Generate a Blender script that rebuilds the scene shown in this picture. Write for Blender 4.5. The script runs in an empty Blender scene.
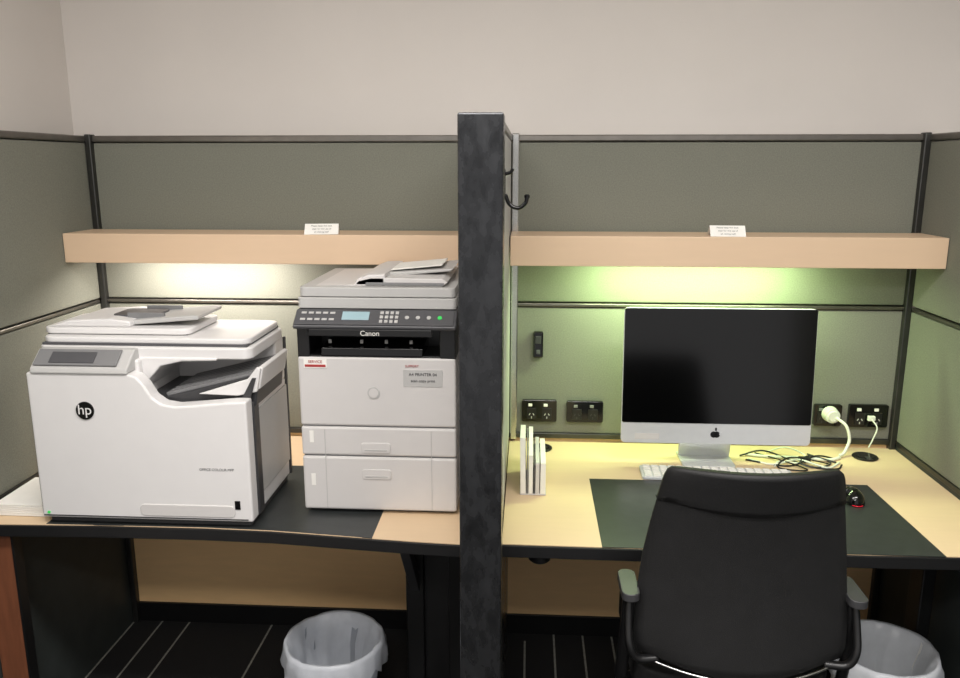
import bpy, bmesh, math, random
from mathutils import Vector, Matrix
random.seed(4)
S=bpy.context.scene
COL=S.collection
FZ=-0.06   # floor level

# ------------------------------------------------------------------ materials
def lin(c):
    out=[]
    for v in c:
        v/=255.
        out.append(v/12.92 if v<=.04045 else ((v+.055)/1.055)**2.4)
    return tuple(out)+(1,)
def mat(name,rgb,rough=.5,metal=0,noise=0,nscale=60,bump=0,bscale=300,emit=None,estr=0,trans=0,alpha=1,coat=0,rvar=0,stretch=None):
    m=bpy.data.materials.new(name);m.use_nodes=True
    nt=m.node_tree;b=nt.nodes['Principled BSDF'];N=nt.nodes.new;Lk=nt.links.new
    b.inputs['Base Color'].default_value=lin(rgb);b.inputs['Roughness'].default_value=rough
    b.inputs['Metallic'].default_value=metal
    if trans:b.inputs['Transmission Weight'].default_value=trans
    if alpha<1:b.inputs['Alpha'].default_value=alpha
    if coat:b.inputs['Coat Weight'].default_value=coat
    if emit:
        b.inputs['Emission Color'].default_value=lin(emit);b.inputs['Emission Strength'].default_value=estr
    tc=N('ShaderNodeTexCoord');mp=N('ShaderNodeMapping');Lk(tc.outputs['Object'],mp.inputs[0])
    if stretch:mp.inputs['Scale'].default_value=stretch
    if noise or rvar:
        t=N('ShaderNodeTexNoise');t.inputs['Scale'].default_value=nscale;t.inputs['Detail'].default_value=5
        Lk(mp.outputs[0],t.inputs['Vector'])
        if noise:
            mx=N('ShaderNodeMix');mx.data_type='RGBA'
            c=lin(rgb)
            mx.inputs[6].default_value=tuple(v*(1-noise) for v in c[:3])+(1,)
            mx.inputs[7].default_value=tuple(min(1,v*(1+noise)) for v in c[:3])+(1,)
            rp=N('ShaderNodeMapRange');rp.inputs[1].default_value=.3;rp.inputs[2].default_value=.7
            Lk(t.outputs[0],rp.inputs[0]);Lk(rp.outputs[0],mx.inputs[0]);Lk(mx.outputs[2],b.inputs['Base Color'])
        if rvar:
            rp=N('ShaderNodeMapRange');rp.inputs[1].default_value=.3;rp.inputs[2].default_value=.7
            rp.inputs[3].default_value=max(0,rough-rvar);rp.inputs[4].default_value=rough+rvar
            Lk(t.outputs[0],rp.inputs[0]);Lk(rp.outputs[0],b.inputs['Roughness'])
    if bump:
        t=N('ShaderNodeTexNoise');t.inputs['Scale'].default_value=bscale;t.inputs['Detail'].default_value=3
        Lk(mp.outputs[0],t.inputs['Vector'])
        bp=N('ShaderNodeBump');bp.inputs['Strength'].default_value=bump;bp.inputs['Distance'].default_value=.002
        Lk(t.outputs[0],bp.inputs['Height']);Lk(bp.outputs[0],b.inputs['Normal'])
    return m
M={}
M['wall']=mat('painted_wall',(213,207,201),.75,noise=.02,nscale=3,bump=.08,bscale=150)
M['ceil']=mat('ceiling_paint',(235,232,226),.8,noise=.02,nscale=4)
M['fabric']=mat('grey_green_fabric',(120,121,110),.9,noise=.14,nscale=240,bump=.4,bscale=500)
M['rail']=mat('dark_aluminium_rail',(125,121,115),.3,metal=.9,noise=.1,nscale=20)
M['post']=mat('dark_post',(75,75,73),.35,metal=.8,noise=.1,nscale=20)
M['chrome']=mat('brushed_chrome',(200,200,198),.22,metal=1,noise=.05,nscale=30)
M['wood']=mat('peach_laminate',(222,195,160),.5,noise=.015,nscale=8,stretch=(1,8,8))
M['shelf']=mat('shelf_laminate',(218,190,160),.5,noise=.012,nscale=8,stretch=(1,8,8))
M['woodp']=mat('panel_laminate',(246,205,150),.5,noise=.03,nscale=8,stretch=(1,1,6))
M['redwood']=mat('reddish_wood',(120,72,48),.5,noise=.15,nscale=10,stretch=(8,8,1))
M['mat']=mat('black_leather_inlay',(46,49,49),.33,noise=.15,nscale=30,bump=.12,bscale=250)
M['edge']=mat('black_edge_band',(24,24,25),.4,noise=.1,nscale=30)
M['darkpanel']=mat('dark_laminate_panel',(52,57,56),.55,noise=.15,nscale=12)
M['column']=mat('blackened_steel',(50,51,53),.26,metal=.6,noise=.34,nscale=26,rvar=.1,bump=.1,bscale=90,stretch=(1.5,1,.8))
M['pwhite']=mat('printer_white_plastic',(222,220,219),.4,noise=.01,nscale=20)
M['cwhite']=mat('copier_white_plastic',(208,205,203),.45,noise=.01,nscale=20)
M['clight']=mat('copier_light_grey',(186,185,183),.45,noise=.02,nscale=20)
M['pgrey']=mat('printer_mid_grey',(122,122,123),.45,noise=.03,nscale=30)
M['cpanel']=mat('copier_dark_panel',(78,78,81),.45,noise=.03,nscale=30)
M['pdark']=mat('printer_dark_grey',(55,55,57),.4,noise=.05,nscale=30)
M['black']=mat('black_plastic',(20,20,21),.35,noise=.1,nscale=40)
M['gblack']=mat('gloss_black',(10,10,11),.12,noise=.05,nscale=40)
M['screen']=mat('display_glass',(4,4,5),.16,noise=.05,nscale=4)
M['alu']=mat('satin_aluminium',(222,224,226),.35,metal=.3,noise=.02,nscale=30)
M['paper']=mat('white_paper',(238,236,230),.8,noise=.02,nscale=30)
M['ink']=mat('printed_ink',(60,60,62),.7,noise=.05,nscale=30)
M['red']=mat('red_label',(170,60,60),.6,noise=.05,nscale=30)
M['lcd']=mat('lcd_panel',(150,175,182),.3,noise=.05,nscale=30,emit=(150,200,215),estr=.08)
M['greenled']=mat('green_led',(60,170,90),.3,noise=.05,nscale=30,emit=(60,230,90),estr=.4)
M['redled']=mat('red_led',(160,20,40),.3,noise=.05,nscale=30,emit=(255,20,50),estr=.4)
M['cablew']=mat('white_cable',(225,228,215),.5,noise=.02,nscale=30)
M['cabley']=mat('yellow_cable',(225,170,60),.5,noise=.02,nscale=30)
M['mesh']=mat('chair_black_fabric',(13,13,14),.8,noise=.3,nscale=18,bump=.4,bscale=600)
M['leather']=mat('chair_black_leather',(14,14,15),.6,noise=.2,nscale=40,bump=.2,bscale=200)
M['armgrey']=mat('armrest_grey',(60,60,62),.35,noise=.05,nscale=30)
M['liner']=mat('bin_liner_film',(236,240,247),.3,noise=.05,nscale=25,bump=1,bscale=14,alpha=.58)
M['binw']=mat('bin_white',(225,225,222),.5,noise=.03,nscale=20)
M['bing']=mat('bin_grey',(150,155,163),.5,noise=.03,nscale=20)
M['lampw']=mat('warm_tube',(255,240,215),.5,noise=.01,emit=(255,238,210),estr=2)
M['lampg']=mat('green_tube',(225,255,190),.5,noise=.01,emit=(215,255,170),estr=2)
M['ceillamp']=mat('ceiling_diffuser',(255,250,240),.5,noise=.01,emit=(255,246,235),estr=3)

def carpet():
    m=bpy.data.materials.new('striped_carpet');m.use_nodes=True
    nt=m.node_tree;b=nt.nodes['Principled BSDF'];N=nt.nodes.new;L=nt.links.new
    b.inputs['Roughness'].default_value=.95
    def math_(op,a,bb=None,c=None):
        n=N('ShaderNodeMath');n.operation=op
        for i,v in enumerate((a,bb,c)):
            if v is None: continue
            if isinstance(v,(int,float)): n.inputs[i].default_value=v
            else: L(v,n.inputs[i])
        return n.outputs[0]
    tc=N('ShaderNodeTexCoord');sp=N('ShaderNodeSeparateXYZ');L(tc.outputs['Object'],sp.inputs[0])
    x=math_('MULTIPLY',sp.outputs[0],9.0);fx=math_('FRACT',x);cx=math_('FLOOR',x)
    st=math_('LESS_THAN',fx,.065)
    w1=N('ShaderNodeTexWhiteNoise');w1.noise_dimensions='1D';L(cx,w1.inputs['W'])
    y=math_('ADD',math_('MULTIPLY',sp.outputs[1],1.6),math_('MULTIPLY',w1.outputs['Value'],7))
    cy=math_('FLOOR',y)
    cb=N('ShaderNodeCombineXYZ');L(cx,cb.inputs[0]);L(cy,cb.inputs[1])
    w2=N('ShaderNodeTexWhiteNoise');L(cb.outputs[0],w2.inputs['Vector'])
    keep=math_('LESS_THAN',w2.outputs['Value'],.72)
    k=math_('MULTIPLY',st,keep)
    n=N('ShaderNodeTexNoise');n.inputs['Scale'].default_value=180;L(tc.outputs['Object'],n.inputs['Vector'])
    k=math_('MULTIPLY',k,math_('MULTIPLY',n.outputs[0],1.6))
    mx=N('ShaderNodeMix');mx.data_type='RGBA';mx.inputs[6].default_value=lin((28,28,29));mx.inputs[7].default_value=lin((165,165,156))
    L(k,mx.inputs[0]);L(mx.outputs[2],b.inputs['Base Color'])
    bp=N('ShaderNodeBump');bp.inputs['Strength'].default_value=.5;bp.inputs['Distance'].default_value=.004
    L(n.outputs[0],bp.inputs['Height']);L(bp.outputs[0],b.inputs['Normal'])
    return m
M['carpet']=carpet()

# ------------------------------------------------------------------ builders
def root(name,loc):
    e=bpy.data.objects.new(name,None);e.empty_display_size=.05;e.location=loc;COL.objects.link(e);return e
def fin(name,par,bm,m,smooth=False):
    bmesh.ops.recalc_face_normals(bm,faces=bm.faces)
    me=bpy.data.meshes.new(name);bm.to_mesh(me);bm.free()
    me.materials.append(M[m])
    if smooth:
        for p in me.polygons:p.use_smooth=True
    o=bpy.data.objects.new(name,me);COL.objects.link(o)
    if par:
        o.parent=par;o.matrix_parent_inverse=Matrix.Translation(-Vector(par.location))
    return o
def bev(bm,b,seg=2):
    if b>0:bmesh.ops.bevel(bm,geom=bm.edges[:],offset=b,segments=seg,profile=.5,affect='EDGES',clamp_overlap=True)
def rotm(bm,rot):
    if rot:
        piv,ang,ax=rot
        bmesh.ops.rotate(bm,cent=Vector(piv),matrix=Matrix.Rotation(math.radians(ang),3,ax),verts=bm.verts)
def box(name,par,x0,x1,y0,y1,z0,z1,m,b=.002,rot=None,seg=2):
    bm=bmesh.new();bmesh.ops.create_cube(bm,size=1)
    for v in bm.verts:
        v.co=Vector(((x0+x1)/2+v.co.x*(x1-x0),(y0+y1)/2+v.co.y*(y1-y0),(z0+z1)/2+v.co.z*(z1-z0)))
    bev(bm,b,seg);rotm(bm,rot);return fin(name,par,bm,m)
def prism(name,par,pts,axis,a0,a1,m,b=.002,rot=None,seg=2):
    bm=bmesh.new()
    def P(p,a):
        if axis=='X':return (a,p[0],p[1])
        if axis=='Y':return (p[0],a,p[1])
        return (p[0],p[1],a)
    A=[bm.verts.new(P(p,a0)) for p in pts];B=[bm.verts.new(P(p,a1)) for p in pts]
    bm.faces.new(A);bm.faces.new(B[::-1]);n=len(pts)
    for i in range(n):bm.faces.new((A[i],B[i],B[(i+1)%n],A[(i+1)%n]))
    bmesh.ops.recalc_face_normals(bm,faces=bm.faces)
    bev(bm,b,seg);rotm(bm,rot);return fin(name,par,bm,m)
def cyl(name,par,c,r,h,axis,m,r2=None,seg=40,b=0,rot=None,smooth=False):
    bm=bmesh.new();bmesh.ops.create_cone(bm,cap_ends=True,segments=seg,radius1=r,radius2=r if r2 is None else r2,depth=h)
    if b:bev_e=[e for e in bm.edges if len(e.link_faces)==2 and any(len(f.verts)>4 for f in e.link_faces)];bmesh.ops.bevel(bm,geom=bev_e,offset=b,segments=3,affect='EDGES')
    if axis=='X':bmesh.ops.rotate(bm,cent=(0,0,0),matrix=Matrix.Rotation(math.pi/2,3,'Y'),verts=bm.verts)
    if axis=='Y':bmesh.ops.rotate(bm,cent=(0,0,0),matrix=Matrix.Rotation(math.pi/2,3,'X'),verts=bm.verts)
    bmesh.ops.translate(bm,vec=c,verts=bm.verts);rotm(bm,rot)
    return fin(name,par,bm,m,smooth)
def smoothpts(P,n=8):
    P=[Vector(p) for p in P];Q=[P[0]*2-P[1]]+P+[P[-1]*2-P[-2]];o=[]
    for i in range(1,len(Q)-2):
        a,b,c,d=Q[i-1:i+3]
        for k in range(n):
            t=k/n
            o.append(.5*((2*b)+(c-a)*t+(2*a-5*b+4*c-d)*t*t+(3*b-a-3*c+d)*t**3))
    o.append(P[-1]);return o
def tube(name,par,P,r,m,n=8,seg=8,sm=True,rx=None):
    P=smoothpts(P,n) if sm else [Vector(p) for p in P]
    bm=bmesh.new();rings=[];up=Vector((0,0,1));prev=None
    for i,p in enumerate(P):
        t=(P[min(i+1,len(P)-1)]-P[max(i-1,0)]).normalized()
        if prev is None:
            a=t.cross(up)
            if a.length<.1:a=t.cross(Vector((1,0,0)))
        else:a=prev-t*prev.dot(t)
        a.normalize();prev=a;b=t.cross(a)
        rr=rx or r
        rings.append([bm.verts.new(p+a*rr*math.cos(2*math.pi*k/seg)+b*r*math.sin(2*math.pi*k/seg)) for k in range(seg)])
    for i in range(len(rings)-1):
        for k in range(seg):bm.faces.new((rings[i][k],rings[i][(k+1)%seg],rings[i+1][(k+1)%seg],rings[i+1][k]))
    bm.faces.new(rings[0][::-1]);bm.faces.new(rings[-1]);return fin(name,par,bm,m,True)
def text(name,par,s,loc,size,m,rx=90,ext=.0004,rz=0):
    cu=bpy.data.curves.new(name,'FONT');cu.body=s;cu.size=size;cu.extrude=ext;cu.align_x='CENTER';cu.align_y='CENTER'
    t=bpy.data.objects.new(name+'_tmp',cu);COL.objects.link(t)
    bpy.context.view_layer.update()
    me=bpy.data.meshes.new_from_object(t.evaluated_get(bpy.context.evaluated_depsgraph_get()))
    bpy.data.objects.remove(t);me.transform(Matrix.Translation(loc)@Matrix.Rotation(math.radians(rx),4,'X'))
    me.name=name;me.materials.clear();me.materials.append(M[m])
    o=bpy.data.objects.new(name,me);COL.objects.link(o);o.parent=par;o.matrix_parent_inverse=Matrix.Translation(-Vector(par.location));return o
def rrect(x0,x1,z0,z1,r,n=5):
    o=[]
    for cx,cz,a in ((x1-r,z0+r,-90),(x1-r,z1-r,0),(x0+r,z1-r,90),(x0+r,z0+r,180)):
        for k in range(n+1):
            t=math.radians(a+90*k/n);o.append((cx+r*math.cos(t),cz+r*math.sin(t)))
    return o

# ------------------------------------------------------------------ room shell
XL,XR=-1.555,1.312
WB=.075
box('floor',None,-1.75,3.2,-4.2,.2,FZ-.05,FZ,'carpet',0)
box('ceiling',None,-1.75,3.2,-4.2,.2,2.78,2.83,'ceil',0)
box('wall_back',None,-1.75,3.2,WB,.2,FZ,2.78,'wall',0)
box('wall_left',None,-1.75,-1.64,-4.2,WB,FZ,2.78,'wall',0)
box('wall_right',None,3.1,3.2,-4.2,WB,FZ,2.78,'wall',0)
# ---- back partition
p=root('partition_screen',(0,.03,FZ))
for nm,a,b_ in (('panel_a',XL-.06,-.10),('panel_b',-.10,XR+.06)):
    box(nm+'_upper',p,a,b_,.004,.06,1.247,1.795,'fabric',.004)
    box(nm+'_lower',p,a,b_,.004,.06,.76,1.227,'fabric',.004)
    box(nm+'_base',p,a,b_,.008,.055,.02,.745,'woodp',.002)
    box(nm+'_kick',p,a,b_,.0,.055,FZ,.02,'black',.001)
box('top_rail',p,XL-.07,XR+.07,-.004,.068,1.798,1.820,'rail',.004)
box('mid_rail',p,XL,XR,-.004,.06,1.231,1.243,'rail',.003)
box('low_rail',p,XL,XR,-.004,.06,.742,.762,'post',.003)
for nm,x in (('post_l',XL+.002),('post_r',XR-.022)):
    box(nm,p,x,x+.022,-.018,.02,FZ,1.825,'post',.004)
box('post_centre',p,-.0615,-.036,-.018,.02,.74,1.825,'chrome',.004)
# side partitions
for nm,a,b_ in (('l',XL-.065,XL),('r',XR,XR+.065)):
    q=root('side_partition' ,((a+b_)/2,-.8,FZ))
    box('upper_panel',q,a,b_,-1.6,-.0,1.247,1.795,'fabric',.004)
    box('lower_panel',q,a,b_,-1.6,-.0,.76,1.227,'fabric',.004)
    box('base_panel',q,a,b_,-1.6,-.0,FZ,.742,'darkpanel',.003)
    box('top_rail',q,a-.005,b_+.005,-1.62,-.005,1.798,1.820,'rail',.004)
    box('mid_rail',q,a-.003,b_+.003,-1.6,-.02,1.231,1.243,'rail',.003)
    box('low_rail',q,a-.003,b_+.003,-1.6,-.02,.742,.76,'post',.003)
# centre divider
q=root('divider_screen',(-.1,-.6,FZ))
box('end_column',q,-.151,-.055,-1.10,-1.0,FZ,1.826,'column',.004)
box('upper_panel',q,-.145,-.064,-1.0,-.02,.76,1.80,'clight',.004)
box('base_panel',q,-.145,-.064,-1.0,-.02,FZ,.76,'column',.004)
box('top_rail',q,-.15,-.060,-1.0,-.02,1.80,1.822,'rail',.004)
box('edge_strip',q,-.064,-.058,-1.0,-.97,.76,1.80,'chrome',.002)
# coat hook
h=root('coat_hook',(-.05,-.95,1.67))
box('plate',h,-.064,-.055,-.963,-.937,1.645,1.712,'gblack',.003)
tube('hook_arm',h,[(-.056,-.95,1.655),(-.045,-.95,1.632),(-.026,-.95,1.624),(-.010,-.95,1.634),(-.006,-.95,1.647)],.0048,'gblack')
tube('top_peg',h,[(-.056,-.95,1.70),(-.044,-.95,1.704),(-.038,-.95,1.712)],.004,'gblack')
cyl('hook_ball',h,(-.006,-.95,1.650),.0065,.010,'Z','gblack',b=.002)

# ------------------------------------------------------------------ shelves (hollow below, front fascia hides the tube)
for x0,x1 in ((XL+.002,-.153),(-.060,XR-.002)):
    s=root('wall_shelf',((x0+x1)/2,-.1,1.45))
    box('fascia',s,x0,x1,-.21,-.188,1.400,1.497,'shelf',.002)
    box('top_board',s,x0,x1,-.19,-.02,1.475,1.497,'shelf',.001)
    box('bottom_board',s,x0,x1,-.19,-.02,1.432,1.445,'shelf',.001)
def undershelf(x0,x1,lm,color,power):
    g=root('undershelf_light',((x0+x1)/2,-.14,1.42))
    box('housing',g,x0,x1,-.175,-.105,1.421,1.432,'clight',.002)
    box('diffuser',g,x0+.01,x1-.01,-.167,-.113,1.411,1.421,lm,.002)
    l=bpy.data.lights.new('tube_light','AREA');l.shape='RECTANGLE';l.size=x1-x0-.02;l.size_y=.05;l.energy=power;l.color=color
    o=bpy.data.objects.new('tube_light',l);COL.objects.link(o);o.location=((x0+x1)/2,-.14,1.408);o.rotation_euler=(math.radians(14),0,0)
undershelf(-1.40,-.85,'lampw',(1,.93,.87),9)
undershelf(.20,.92,'lampg',(.74,1,.50),13)

# ------------------------------------------------------------------ desks
DZ=.73
def desk(x0,x1,front,matx):
    d=root('desk',((x0+x1)/2,-.4,FZ))
    pts=[(x0,-.004)]+[(x,y) for x,y in front]+[(x1,-.004)]
    prism('edge_band',d,pts,'Z',DZ-.036,DZ-.002,'edge',.002)
    pts2=[(x0,-.004)]+[(x,y+.006) for x,y in front]+[(x1,-.004)]
    prism('wood_top',d,pts2,'Z',DZ-.0025,DZ,'wood',0)
    return d
dl=desk(XL+.002,-.153,[(XL+.002,-.80),(-1.2,-.787),(-.9,-.785),(-.7,-.792),(-.5,-.812),(-.3,-.832),(-.153,-.842)],0)
prism('desk_inlay',dl,[(-1.35,-.30),(-1.35,-.783),(-.9,-.778),(-.7,-.785),(-.5,-.805),(-.415,-.815),(-.415,-.30)],'Z',DZ-.001,DZ+.0008,'mat',0)
dr=desk(-.062,XR-.002,[(-.062,-.832),(.3,-.835),(.9,-.835),(XR-.002,-.830)],0)
prism('desk_inlay',dr,[(.204,-.355),(.204,-.829),(1.088,-.829),(1.078,-.355)],'Z',DZ-.001,DZ+.0008,'mat',0)
box('leg_post',dl,-.39,-.33,-.42,-.34,FZ+.03,DZ-.036,'black',.004)
box('leg_post_b',dl,-.25,-.20,-.42,-.34,FZ+.03,DZ-.036,'black',.004)
box('leg_web',dl,-.34,-.24,-.40,-.36,FZ+.03,DZ-.05,'edge',.003)
box('leg_foot',dl,-.40,-.32,-.72,-.08,FZ,FZ+.035,'black',.005)
box('leg_foot_b',dl,-.26,-.19,-.72,-.08,FZ,FZ+.035,'black',.005)
prism('leg_brace',dl,[(-.70,.69),(-.66,.69),(-.36,.35),(-.42,.35)],'X',-.375,-.345,'pdark',.002)
box('front_rail',dl,XL+.01,-.16,-.70,-.66,DZ-.07,DZ-.037,'black',.003)
box('front_rail',dr,-.05,XR-.01,-.70,-.66,DZ-.07,DZ-.037,'black',.003)
box('leg_post',dr,1.235,1.275,-.45,-.37,FZ+.03,DZ-.036,'black',.004)
box('leg_foot',dr,1.23,1.28,-.72,-.08,FZ,FZ+.035,'black',.005)
cyl('height_knob',dr,(.04,-.78,DZ-.055),.03,.025,'Z','black',b=.005)
box('knob_bracket',dr,-.01,.10,-.81,-.74,DZ-.045,DZ-.036,'black',.002)
# reddish end panel
e=root('wood_end_panel',(-1.51,-.75,FZ))
box('board',e,-1.553,-1.468,-.77,-.735,FZ,DZ-.037,'redwood',.003)
box('board_edge',e,-1.470,-1.464,-.772,-.733,FZ,DZ-.037,'black',.001)
# grommets
for x,y in ((.05,-.085),(1.17,-.105)):
    g=root('cable_grommet',(x,y,DZ))
    cyl('ring',g,(x,y,DZ+.0045),.042,.006,'Z','black',b=.002)
    cyl('cap',g,(x,y,DZ+.008),.032,.002,'Z','gblack')
    box('slot',g,x-.008,x+.008,y-.04,y-.015,DZ+.005,DZ+.010,'pdark',.001)

# ------------------------------------------------------------------ white multifunction printer (left)
P=root('office_printer',(-1.055,-.57,DZ))
z0=DZ+.0013
PB=-.42
box('base',P,-1.345,-.765,-.765,PB,z0,z0+.022,'pdark',.004)
prof=[(-1.355,.752),(-.752,.752),(-.752,1.100),(-.80,1.097),(-.90,1.087),(-.95,1.083),(-.985,1.089),(-1.01,1.107),(-1.03,1.142),(-1.05,1.165),(-1.075,1.172),(-1.355,1.172)]
prism('front_cover',P,prof,'Y',-.785,-.735,'pwhite',.006,seg=3)
box('cover_backing',P,-1.359,-.748,-.737,-.72,.752,1.085,'pdark',.004)
box('body',P,-1.353,-.757,-.72,PB,.752,1.07,'pwhite',.006)
box('body_side_dark',P,-.759,-.750,-.72,-.69,.752,1.085,'pdark',.001)
box('side_rear_dark',P,-.759,-.752,PB,PB+.012,.752,1.20,'pdark',.001)
box('side_panel',P,-.758,-.7535,-.687,PB,.80,1.05,'clight',.002)
box('side_edge_dark',P,-1.360,-1.353,-.775,-.72,.76,1.160,'pdark',.001)
box('left_tower',P,-1.353,-1.06,-.74,PB,1.07,1.20,'pwhite',.006)
box('rear_tower',P,-1.06,-.757,-.50,PB,1.07,1.205,'pwhite',.006)
# output tray ramp rising to the right
prism('tray_ramp',P,[(-1.06,1.07),(-.745,1.07),(-.735,1.150),(-.745,1.158),(-1.00,1.092),(-1.06,1.092)],'Y',-.725,-.49,'pdark',.003)
for i in range(8):
    y=-.712+i*.028
    box('tray_rib_%d'%(i+1),P,-1.0,-.735,y,y+.019,1.089,1.101,'pgrey',.001,rot=((-1.0,0,1.09),-14.2,'Y'))
prism('tray_wing',P,[(-.79,1.103),(-.735,1.115),(-.722,1.180),(-.732,1.185),(-.76,1.150),(-.90,1.106)],'Y',-.74,-.728,'pwhite',.003)
prism('tray_gap',P,[(-.775,1.10),(-.752,1.10),(-.735,1.155),(-.745,1.155)],'Y',-.746,-.739,'pdark',.001)
prism('tray_end',P,[(-.745,1.12),(-.730,1.12),(-.718,1.180),(-.730,1.184)],'Y',-.73,-.50,'pwhite',.003)
prism('arm_curve',P,[(-1.07,1.10),(-1.04,1.145),(-1.01,1.178),(-.95,1.192),(-.85,1.195),(-.85,1.203),(-1.07,1.203)],'Y',-.72,-.50,'pwhite',.004)
# scanner
prism('scanner_bed',P,rrect(-1.360,-.755,-.715,-.41,.03),'Z',1.198,1.230,'pwhite',.008,seg=3)
prism('scanner_lid',P,rrect(-1.358,-.765,-.695,-.415,.03),'Z',1.235,1.252,'pwhite',.006,seg=3)
box('lid_gap',P,-1.352,-.770,-.70,-.42,1.229,1.237,'cpanel',.001)
prism('control_panel',P,[(-.792,1.172),(-.787,1.186),(-.735,1.228),(-.70,1.228),(-.70,1.172)],'X',-1.340,-1.07,'clight',.004)
ca=math.degrees(math.atan2(.042,.052))
box('control_glass',P,-1.332,-1.10,-.782,-.727,1.1895,1.1925,'pgrey',.001,rot=((0,-.787,1.188),ca,'X'))
box('touch_screen',P,-1.29,-1.165,-.775,-.738,1.192,1.195,'cpanel',.001,rot=((0,-.787,1.188),ca,'X'))
# document feeder
prism('feeder_base',P,rrect(-1.372,-.945,-.665,-.43,.03),'Z',1.254,1.272,'pwhite',.007,seg=3)
box('feeder_gap',P,-1.36,-.955,-.655,-.44,1.2505,1.2545,'cpanel',.0005)
prism('feeder_cover',P,[(-1.355,1.272),(-1.12,1.272),(-1.12,1.289),(-1.18,1.296),(-1.30,1.290)],'Y',-.65,-.44,'pwhite',.005)
prism('feeder_tray',P,[(-1.15,1.273),(-.932,1.292),(-.929,1.302),(-.945,1.304),(-1.15,1.286)],'Y',-.63,-.45,'clight',.003)
prism('feeder_recess',P,rrect(-1.20,-1.07,-.60,-.49,.02),'Z',1.287,1.2985,'cpanel',.002)
box('paper_guide_a',P,-1.15,-1.04,-.605,-.597,1.285,1.306,'pgrey',.002)
box('paper_guide_b',P,-1.15,-1.04,-.483,-.475,1.285,1.306,'pgrey',.002)
# badge
cyl('badge',P,(-1.198,-.7865,1.068),.025,.004,'Y','gblack')
text('badge_text',P,'hp',(-1.198,-.7892,1.070),.040,'pwhite')
text('model_text',P,'OFFICE COLOUR MFP',(-.845,-.7858,.905),.010,'pgrey')
prism('tray_handle',P,rrect(-1.07,-.80,.765,.80,.014),'Y',-.7875,-.780,'cwhite',.002)
box('tray_seam',P,-1.35,-.765,-.7862,-.78,.758,.761,'pdark',0)
box('sticker',P,-.80,-.785,-.787,-.785,.79,.815,'gblack',0)
cyl('power_led',P,(-1.335,-.7862,.768),.004,.003,'Y','greenled')

# ------------------------------------------------------------------ grey copier
C=root('photocopier',(-.42,-.44,DZ))
cx0,cx1=-.642,-.198;yf=-.66
zb=DZ+.0012
box('foot_plate',C,cx0+.01,cx1-.01,yf+.02,-.2,zb,zb+.012,'pdark',.003)
box('cassette_lower',C,cx0,cx1,yf,-.2,zb+.010,.903,'cwhite',.006)
box('cassette_upper',C,cx0,cx1,yf,-.2,.907,.992,'cwhite',.006)
box('front_door',C,cx0,cx1,yf,-.2,.996,1.197,'cwhite',.006)
box('seam_fill',C,cx0+.006,cx1-.006,yf+.006,-.21,.745,1.19,'pgrey',0)
for nm,z in (('handle_upper',.925),('handle_lower',.845)):
    prism(nm,C,rrect(-.47,-.385,z-.008,z+.022,.008),'Y',yf-.003,yf+.01,'cwhite',.002)
    box(nm+'_slot',C,-.46,-.395,yf-.004,yf,z-.002,z+.003,'clight',.001)
for x in (-.575,-.27):
    box('panel_line_%d'%(1 if x<-.4 else 2),C,x,x+.002,yf-.001,yf+.002,.745,.985,'clight',0)
for i,z in enumerate((.815,.945)):
    box('size_window_%d'%i,C,-.618,-.606,yf-.001,yf+.002,z,z+.035,'paper',0)
cyl('door_mark',C,(-.43,yf-.001,1.095),.017,.003,'Y','clight')
cyl('door_mark_in',C,(-.43,yf-.002,1.095),.013,.003,'Y','cwhite')
# output cavity
box('cavity_back',C,cx0,cx1,-.45,-.2,1.195,1.33,'clight',.004)
box('cavity_left',C,cx0,cx0+.035,yf+.002,-.2,1.195,1.29,'black',.004)
box('cavity_right',C,cx1-.045,cx1,yf,-.2,1.195,1.29,'black',.004)
box('cavity_floor',C,cx0,cx1,yf+.004,-.3,1.193,1.201,'black',.002)
box('cavity_inner',C,cx0+.03,cx1-.045,-.52,-.44,1.195,1.30,'black',.002)
prism('output_lip',C,[(yf,1.20),(yf+.004,1.222),(-.56,1.232),(-.50,1.22),(-.50,1.20)],'X',-.575,-.29,'gblack',.002)
for i,x in enumerate((-.56,-.47,-.40,-.33)):
    box('cavity_tag_%d'%i,C,x,x+.008,yf+.03,yf+.036,1.230,1.240,'clight',0)
box('cavity_bar',C,-.56,-.30,-.63,-.62,1.25,1.256,'pdark',.001)
# control panel
prism('control_panel',C,[(-.685,1.280),(-.69,1.290),(-.64,1.327),(-.45,1.333),(-.45,1.29)],'X',cx0-.002,cx1+.003,'cpanel',.004)
an=math.degrees(math.atan2(.037,.05))
Rp=((0,-.69,1.291),an,'X')
box('control_inlay',C,cx0+.004,cx1-.004,-.687,-.630,1.2925,1.2945,'cpanel',.0005,rot=Rp)
box('lcd',C,-.510,-.435,-.670,-.640,1.294,1.2965,'lcd',.0005,rot=Rp)
for r_ in range(3):
    for k in range(4):
        box('key_%d_%d'%(r_,k),C,-.405+k*.014,-.396+k*.014,-.68+r_*.016,-.670+r_*.016,1.294,1.297,'clight',.0005,rot=Rp)
for k in range(5):
    for r_ in range(2):
        box('fkey_%d_%d'%(k,r_),C,-.625+k*.02,-.611+k*.02,-.672+r_*.024,-.665+r_*.024,1.294,1.296,'clight',.0005,rot=Rp)
for k in range(4):
    cyl('round_key_%d'%k,C,(-.33+k*.03,-.66,1.295),.006,.004,'Z','clight' if k<3 else 'greenled',seg=16,rot=Rp)
box('brand_strip',C,-.60,-.26,-.689,-.680,1.262,1.282,'black',.002)
text('brand_text',C,'Canon',(-.43,-.6895,1.271),.020,'paper')
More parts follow.
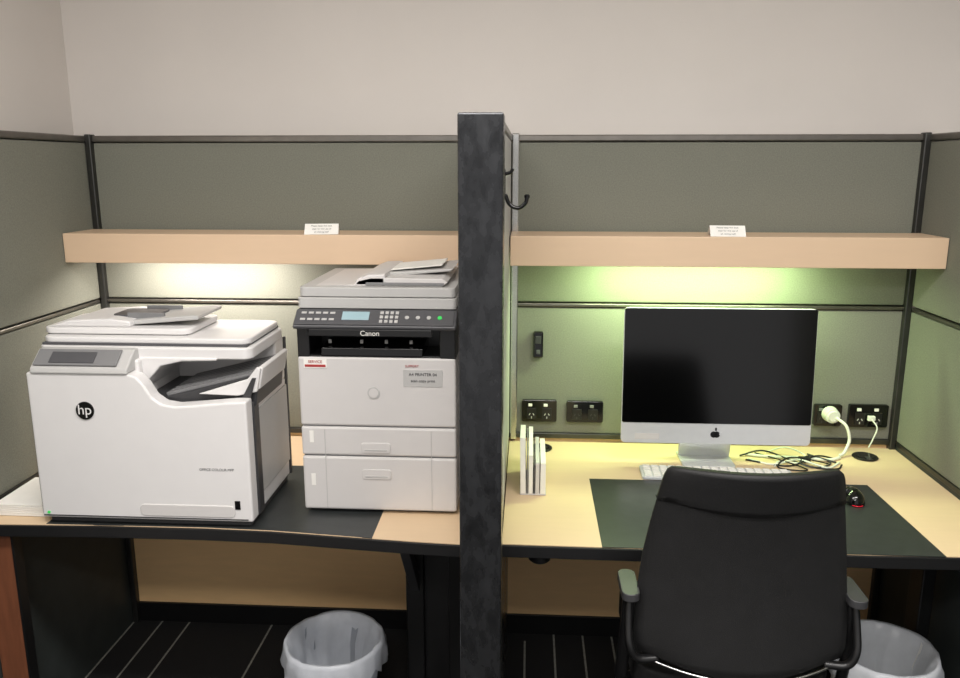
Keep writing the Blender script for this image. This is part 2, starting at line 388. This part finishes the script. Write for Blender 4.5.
# scanner / feeder
prism('scanner_glass_box',C,rrect(cx0,cx1,-.635,-.2,.012),'Z',1.330,1.360,'clight',.004)
prism('platen_cover',C,rrect(cx0+.004,cx1-.003,-.63,-.205,.015),'Z',1.362,1.388,'clight',.006)
prism('feeder_body',C,[(-.60,1.388),(-.24,1.388),(-.225,1.400),(-.24,1.410),(-.44,1.412),(-.475,1.404),(-.49,1.392)],'Y',-.60,-.23,'cwhite',.003)
box('feeder_slot',C,-.455,-.235,-.604,-.55,1.391,1.399,'pgrey',.001)
prism('feeder_side_wall',C,[(-.49,1.388),(-.40,1.388),(-.40,1.422),(-.45,1.420),(-.48,1.408)],'Y',-.60,-.27,'cwhite',.005)
prism('feeder_input_tray',C,[(-.42,1.404),(-.225,1.421),(-.215,1.429),(-.42,1.415)],'Y',-.52,-.30,'clight',.002)
box('input_paper',C,-.40,-.25,-.50,-.33,1.420,1.423,'paper',.001,rot=((-.40,0,1.42),-5.5,'Y'))
# stickers
box('sticker_left',C,-.625,-.56,yf-.0015,yf+.001,1.165,1.19,'paper',0)
box('sticker_left_band',C,-.622,-.563,yf-.0022,yf,1.168,1.175,'red',0)
text('sticker_left_text',C,'SERVICE',(-.592,yf-.0024,1.183),.011,'red')
box('sticker_right',C,-.345,-.235,yf-.0015,yf+.001,1.115,1.163,'clight',0)
text('sticker_right_text_a',C,'A4 PRINTER 04',(-.29,yf-.0022,1.15),.012,'ink')
text('sticker_right_text_b',C,'scan copy print',(-.29,yf-.0022,1.132),.011,'ink')
text('sticker_red_text',C,'SUPPORT',(-.32,yf-.0022,1.174),.009,'red')

# ------------------------------------------------------------------ paper stack at far left
ps=root('paper_stack',(-1.47,-.62,DZ))
for i in range(6):
    a=random.uniform(-2,2)
    box('sheets_%d'%i,ps,-1.535+random.uniform(0,.006),-1.375,-.74,-.54+random.uniform(-.006,.006),DZ+i*.006+.0014,DZ+i*.006+.0068,'paper',.001,rot=((-1.47,-.62,0),a*.4,'Z'))

# ------------------------------------------------------------------ desktop computer
K=root('desktop_computer',(.607,-.2,DZ))
mx0,mx1=.314,.932;mz0,mz1=.815,1.268;my=-.234
TR=((0,my,.83),-4,'X')
xc=(mx0+mx1)/2
prism('housing',K,rrect(mx0,mx1,mz0,mz1,.014),'Y',my-.004,my+.006,'alu',.0015,rot=TR)
prism('front_glass',K,rrect(mx0+.002,mx1-.002,mz0+.070,mz1-.002,.006),'Y',my-.0062,my-.003,'screen',0,rot=TR)
prism('back_bulge',K,rrect(mx0+.08,mx1-.08,mz0+.05,mz1-.06,.05),'Y',my+.006,my+.045,'alu',.015,rot=TR)
cyl('badge_lobe_l',K,(xc-.005,my-.0048,.848),.0105,.002,'Y','black',rot=TR)
cyl('badge_lobe_r',K,(xc+.005,my-.0048,.848),.0105,.002,'Y','black',rot=TR)
cyl('badge_bite',K,(xc+.019,my-.0052,.850),.006,.003,'Y','alu',rot=TR)
box('badge_leaf',K,xc-.001,xc+.005,my-.0058,my-.004,.861,.871,'black',.001,rot=TR)
prism('stand_neck',K,[(-.135,.735),(-.125,.735),(-.155,.93),(-.19,.93)],'X',.525,.70,'alu',.002)
prism('stand_foot',K,rrect(.525,.700,-.238,-.09,.012),'Z',DZ+.0003,DZ+.007,'alu',.002)
box('chin_label',K,.36,.44,my-.0048,my-.003,.828,.848,'cwhite',0,rot=TR)
kb=root('keyboard',(.617,-.31,DZ))
KR=((.617,-.305,0),-2,'Z')
prism('tray',kb,rrect(.375,.865,-.362,-.255,.008),'Z',DZ+.0012,DZ+.010,'alu',.002,rot=KR)
for r_ in range(5):
    for k in range(17):
        x=.385+k*.0278;y=-.357+r_*.0202
        box('key_%d_%d'%(r_,k),kb,x,x+.0225,y,y+.0165,DZ+.010,DZ+.0145,'paper',.001,rot=KR,seg=1)
mo=root('computer_mouse',(.985,-.46,DZ))
mxx,myy=.982,-.475
bm=bmesh.new();bmesh.ops.create_uvsphere(bm,u_segments=24,v_segments=16,radius=1)
for v in bm.verts:
    v.co=Vector((v.co.x*.033*(1-.15*v.co.y),v.co.y*.056,max(v.co.z,0)*.040*(1-.25*v.co.y)))+Vector((mxx,myy,DZ+.0015))
fin('shell',mo,bm,'gblack',True)
box('scroll_wheel',mo,mxx-.003,mxx+.003,myy+.02,myy+.035,DZ+.025,DZ+.036,'pdark',.001)
tube('glow_ring',mo,[(mxx-.018,myy-.046,DZ+.004),(mxx-.01,myy-.054,DZ+.004),(mxx,myy-.057,DZ+.004),(mxx+.01,myy-.054,DZ+.004),(mxx+.018,myy-.046,DZ+.004)],.0013,'redled')
tube('cord',mo,[(mxx,myy+.052,DZ+.01),(mxx-.004,myy+.08,DZ+.005),(.955,-.32,DZ+.004)],.002,'black')

# ------------------------------------------------------------------ outlets
def outlet(x0,x1,z0,z1,kind):
    o=root('power_outlet',((x0+x1)/2,-.0,z0))
    prism('faceplate',o,rrect(x0,x1,z0,z1,.006),'Y',-.012,.004,'gblack',.002)
    n=2
    for i in range(n):
        c=x0+(x1-x0)*(.28+.44*i)
        box('socket_%d'%i,o,c-.017,c+.017,-.0145,-.012,z0+.010,z1-.028,'black',.001)
        box('switch_%d'%i,o,c-.012,c+.002,-.017,-.012,z1-.022,z1-.012,'paper' if kind=='w' else 'pgrey',.001)
        for k,(dx,dz,a) in enumerate(((-.007,.028,30),(.007,.028,-30),(0,.016,0))):
            box('pin_%d_%d'%(i,k),o,c+dx-.0015,c+dx+.0015,-.0155,-.0145,z0+dz-.004,z0+dz+.004,'clight' if kind=='w' else 'pdark',0,rot=((c+dx,0,z0+dz),a,'Y'))
    return o
outlet(-.018,.108,.808,.888,'w')
outlet(.144,.275,.808,.886,'b')
outlet(1.02,1.115,.812,.890,'b')
outlet(1.140,1.275,.810,.892,'w')
sw=root('wall_intercom',(.036,-.01,1.05))
box('body',sw,.020,.055,-.022,.004,1.048,1.142,'gblack',.005)
box('button',sw,.027,.047,-.026,-.02,1.10,1.128,'pdark',.002)
box('lens',sw,.031,.044,-.025,-.02,1.062,1.078,'cpanel',.002)
# white plug + thick cable
pl=root('power_adapter',(1.06,-.04,.85))
cyl('plug_body',pl,(1.070,-.036,.860),.029,.045,'Y','cablew',r2=.024,b=.006,smooth=False)
tube('power_cord',pl,[(1.080,-.058,.857),(1.107,-.08,.835),(1.12,-.085,.79),(1.112,-.09,.76),(1.095,-.105,.742),(1.08,-.115,.740)],.0055,'cablew')
ch=root('usb_charger_cable',(1.22,-.02,.85))
box('plug',ch,1.20,1.225,-.032,-.018,.838,.856,'cablew',.003)
tube('cord',ch,[(1.212,-.032,.845),(1.225,-.05,.82),(1.215,-.05,.78),(1.205,-.045,.745)],.0025,'cablew')
cb=root('cable_bundle',(.95,-.15,DZ))
Zc=DZ+.004
paths=[('cablew',.0035,[(.76,-.15,Zc),(.83,-.20,Zc),(.92,-.17,.742),(1.0,-.22,Zc),(1.06,-.17,Zc)]),
('cablew',.0055,[(1.078,-.125,Zc+.002),(1.03,-.15,Zc+.002),(.94,-.135,Zc+.002),(.83,-.13,Zc+.002),(.76,-.11,Zc+.002)]),
('black',.003,[(.74,-.12,Zc),(.82,-.11,.75),(.90,-.15,Zc),(.96,-.22,Zc),(1.03,-.23,Zc),(1.06,-.19,Zc)]),
('black',.003,[(.75,-.16,Zc),(.88,-.21,Zc),(.99,-.14,.745),(1.06,-.135,Zc)]),
('black',.0025,[(.80,-.09,Zc),(.87,-.18,.74),(.93,-.24,Zc),(.89,-.25,Zc),(.84,-.22,Zc),(.90,-.17,.75),(1.02,-.18,Zc)]),
('pdark',.003,[(.98,-.09,Zc),(1.03,-.17,Zc),(.97,-.22,Zc),(.92,-.20,.74),(.97,-.14,.745),(1.05,-.17,Zc)]),
('cablew',.0025,[(.84,-.08,Zc),(.90,-.10,.76),(.96,-.12,.74),(.93,-.18,Zc),(.86,-.17,Zc),(.83,-.22,Zc)])]
for i,(m_,r_,pp) in enumerate(paths):tube('cable_%d'%i,cb,pp,r_,m_)
box('inline_box',cb,.93,.965,-.17,-.145,DZ+.001,DZ+.016,'black',.002)
# cables behind left printers
lc=root('printer_cable',(-.7,-.15,DZ))
tube('yellow_cord',lc,[(-.76,-.10,DZ+.005),(-.73,-.12,DZ+.006),(-.70,-.15,DZ+.005),(-.66,-.14,DZ+.005)],.004,'cabley')
tube('white_cord',lc,[(-.78,-.06,.82),(-.745,-.04,.78),(-.71,-.08,DZ+.006),(-.69,-.15,DZ+.004),(-.67,-.19,DZ+.004)],.0035,'cablew')

# ------------------------------------------------------------------ literature holder
lh=root('magazine_holder',(.01,-.42,DZ))
box('base',lh,-.018,.062,-.50,-.30,DZ+.0003,DZ+.006,'cwhite',.002)
def fin_(nm,x,h1,h2,m_,y0=-.50,y1=-.30,t=.003,lean=0):
    prism(nm,lh,[(y0,DZ+.006),(y1,DZ+.006),(y1,DZ+h1),(y0,DZ+h2)],'X',x,x+t,m_,.0008,rot=((x,0,DZ),lean,'Y'))
fin_('folder_a',-.016,.160,.185,'paper',t=.016,lean=-1)
fin_('divider_b',.002,.15,.13,'pgrey',t=.004)
fin_('brochure_b',.008,.155,.130,'paper',t=.013)
fin_('divider_c',.023,.115,.10,'cpanel',t=.004)
fin_('brochure_c',.029,.120,.105,'cwhite',t=.012)
fin_('brochure_d',.044,.115,.105,'paper',t=.016)

# ------------------------------------------------------------------ tent cards on shelf
for x in (-.685,.635):
    t=root('tent_card',(x,-.17,1.497))
    prism('card_front',t,[(-.200,1.4975),(-.1985,1.4975),(-.1650,1.530),(-.1665,1.530)],'X',x-.055,x+.055,'paper',0)
    prism('card_back',t,[(-.130,1.4975),(-.1285,1.4975),(-.1650,1.530),(-.1665,1.530)],'X',x-.055,x+.055,'paper',0)
    for k in range(3):
        text('print_%d'%k,t,['Please keep this desk','clear for the use of','all visiting staff'][k],(x,-.1745-.0095*k,1.5235-.0092*k),.008,'pgrey',rx=44,ext=.0002)
    t.rotation_euler=(0,0,math.radians(9 if x<0 else -4))

# ------------------------------------------------------------------ office chair (seen from behind)
H=root('office_chair',(.530,-.85,FZ))
cxm=.528
ZB,ZT=.518,1.040
def backsurf(name,z0,z1,m_,off,grow=0,nz=20,nx=20,thick=.018):
    bm=bmesh.new();g=[]
    def half(z):
        pts=[(.518,.215),(.535,.240),(.56,.254),(.62,.257),(.70,.252),(.80,.242),(.90,.226),(.98,.211),(1.01,.205),(1.025,.200),(1.042,.188)]
        if z<=pts[0][0]:return pts[0][1]
        for (a,b_),(c_,d_) in zip(pts,pts[1:]):
            if z<=c_:return b_+(d_-b_)*(z-a)/(c_-a)
        return pts[-1][1]
    for side in (0,1):
        gg=[]
        for i in range(nz+1):
            z=z0+(z1-z0)*i/nz;hw=half(z)+grow
            row=[]
            for j in range(nx+1):
                u=-1+2*j/nx
                y=-1.075+off+.065*u*u+.030*math.sin((z-ZB)/(ZT-ZB)*math.pi)-.03*(z-.5)
                y+= (thick if side else 0)*(1-.6*abs(u)**6)
                row.append(bm.verts.new((cxm+u*hw,y,z+ (-.006*u*u if i==nz else 0)+(.02*u*u if i==0 else 0))))
            gg.append(row)
        g.append(gg)
    for s_ in g:
        for i in range(nz):
            for j in range(nx):bm.faces.new((s_[i][j],s_[i][j+1],s_[i+1][j+1],s_[i+1][j]))
    a,b_=g
    for i in range(nz):
        bm.faces.new((a[i][0],a[i+1][0],b_[i+1][0],b_[i][0]));bm.faces.new((a[i][nx],a[i+1][nx],b_[i+1][nx],b_[i][nx]))
    for j in range(nx):
        bm.faces.new((a[0][j],a[0][j+1],b_[0][j+1],b_[0][j]));bm.faces.new((a[nz][j],a[nz][j+1],b_[nz][j+1],b_[nz][j]))
    return fin(name,H,bm,m_,True)
backsurf('back_shell',ZB,ZT,'mesh',0)
backsurf('back_cushion',.55,1.02,'mesh',.018,grow=-.012,thick=.035)
backsurf('top_band',.935,ZT+.002,'leather',-.003,grow=.0015,nz=8,thick=.026)
rim=[]
for j in range(13):
    u=-1+2*j/12
    rim.append((cxm+u*.228,-1.078+.06*u*u,ZB-.004+.020*u*u))
tube('chrome_rim',H,rim,.0035,'chrome',n=3)
# seat
prism('seat',H,rrect(cxm-.245,cxm+.245,-1.0,-.53,.08,8),'Z',.40,.475,'mesh',.02,seg=4)
box('seat_pan',H,cxm-.18,cxm+.18,-.95,-.6,.355,.40,'black',.01)
prism('back_bracket',H,[(-1.045,.40),(-1.01,.36),(-.75,.36),(-.75,.39),(-1.0,.40),(-1.01,.60),(-1.03,.60)],'X',cxm-.04,cxm+.04,'black',.006)
cyl('gas_lift',H,(cxm,-.78,.21),.026,.30,'Z','black')
cyl('gas_cover',H,(cxm,-.78,.12),.036,.16,'Z','black')
cyl('hub',H,(cxm,-.78,.04),.05,.07,'Z','black',b=.008)
for k in range(5):
    a=math.radians(90+72*k);dx,dy=math.cos(a),math.sin(a)
    tube('spoke_%d'%(k+1),H,[(cxm+dx*.03,-.78+dy*.03,.05),(cxm+dx*.17,-.78+dy*.17,.04),(cxm+dx*.30,-.78+dy*.30,.018)],.018,'black')
    ex,ey=cxm+dx*.30,-.78+dy*.30
    for s_ in (-1,1):
        cyl('castor_%d_%s'%(k+1,'a' if s_<0 else 'b'),H,(ex+s_*.014,ey,FZ+.029),.029,.020,'X','black',b=.004)
    cyl('castor_stem_%d'%(k+1),H,(ex,ey,FZ+.055),.009,.05,'Z','black')
# arms
for s_,nm in ((-1,'l'),(1,'r')):
    ax=cxm+s_*.270
    tube('arm_bracket_'+nm,H,[(cxm+s_*.17,-.86,.385),(cxm+s_*.25,-.88,.385),(ax+s_*.004,-.93,.41),(ax+s_*.006,-.96,.50),(ax+s_*.002,-.985,.62),(ax,-.985,.692)],.012,'black',rx=.017)
    tube('arm_side_'+nm,H,[(cxm+s_*.20,-1.02,.535),(cxm+s_*.25,-1.03,.540),(ax,-1.03,.575),(ax+s_*.003,-1.01,.63),(ax,-.99,.692)],.010,'black',rx=.012)
    prism('arm_pad_'+nm,H,rrect(ax-.022,ax+.022,-1.03,-.90,.020,6),'Z',.688,.708,'armgrey',.008,seg=3)

# ------------------------------------------------------------------ waste bins
def bin_(x,y,r0,r1,h,m_,linerdrop):
    B=root('waste_bin',(x,y,FZ))
    seg=72
    bm=bmesh.new()
    rnd=random.Random(int(x*100)+7)
    ph=[rnd.uniform(0,6.28) for _ in range(8)]
    def ring(r,z,j=0,f=0,zz=0):
        o=[]
        for k in range(seg):
            t=2*math.pi*k/seg
            d=j*(math.sin(f*t+ph[0])+.7*math.sin((f*2+3)*t+ph[1]+z*30)+.5*math.sin((f*3+5)*t+ph[2]-z*50))
            dz=zz*(math.sin(3*t+ph[3])+.6*math.sin(8*t+ph[4])+.4*math.sin(15*t+ph[5]))
            o.append(bm.verts.new((x+(r+d)*math.cos(t),y+(r+d)*math.sin(t),z+dz)))
        return o
    def skin(rs):
        for a,b_ in zip(rs,rs[1:]):
            for k in range(seg):bm.faces.new((a[k],a[(k+1)%seg],b_[(k+1)%seg],b_[k]))
    rs=[ring(r0,FZ+.001),ring(r1,FZ+h),ring(r1-.004,FZ+h),ring(r0-.004,FZ+.006)]
    bm.faces.new(rs[0]);skin(rs);bm.faces.new(rs[-1]);fin('body',B,bm,m_,True)
    bm=bmesh.new();z=FZ+h
    rs=[ring(r1+.010,z-linerdrop,.005,7,.014),ring(r1+.012,z-linerdrop*.7,.004,6,.004),ring(r1+.011,z-linerdrop*.35,.0035,5),ring(r1+.007,z-.010,.0015,5),ring(r1+.003,z+.006,.0012,5,.0015),ring(r1-.006,z+.003,.0015,5),
        ring(r1-.016,z-.04,.005,6),ring(r1-.026,z-.10,.007,6),ring(r1-.036,z-.18,.008,5),ring(r0-.03,FZ+.03,.005,5)]
    skin(rs);bm.faces.new(rs[-1]);fin('liner',B,bm,'liner',True)
bin_(-.595,-.575,.105,.150,.325,'bing',.08)
bin_(1.088,-.56,.115,.148,.350,'binw',.06)

# ------------------------------------------------------------------ ceiling lights
def ceil_light(x,y,sx,sy,power,col=(1,.97,.945)):
    c=root('ceiling_light',(x,y,2.78))
    box('frame',c,x-sx/2-.02,x+sx/2+.02,y-sy/2-.02,y+sy/2+.02,2.765,2.78,'clight',.003)
    box('diffuser',c,x-sx/2,x+sx/2,y-sy/2,y+sy/2,2.758,2.766,'ceillamp',.002)
    l=bpy.data.lights.new('panel_light','AREA');l.shape='RECTANGLE';l.size=sx;l.size_y=sy;l.energy=power;l.color=col
    o=bpy.data.objects.new('panel_light',l);COL.objects.link(o);o.location=(x,y,2.75)
ceil_light(-.6,-1.9,1.2,.3,33)
ceil_light(.9,-1.9,1.2,.3,36)
ceil_light(0,-3.4,1.2,.3,40)
w=bpy.data.worlds.new('World');S.world=w;w.use_nodes=True
w.node_tree.nodes['Background'].inputs[0].default_value=(1,.98,.97,1)
w.node_tree.nodes['Background'].inputs[1].default_value=.68

# ------------------------------------------------------------------ camera
cam=bpy.data.cameras.new('camera');co=bpy.data.objects.new('camera',cam);COL.objects.link(co)
th=math.atan(174/800);psi=math.atan(50/800*math.cos(th))
co.location=(0,-2.8,1.72);co.rotation_euler=(math.pi/2-th,0,psi)
cam.sensor_width=36;cam.lens=800/960*36;cam.clip_start=.05
S.camera=co
S.view_settings.view_transform='Standard'
S.view_settings.look='None'
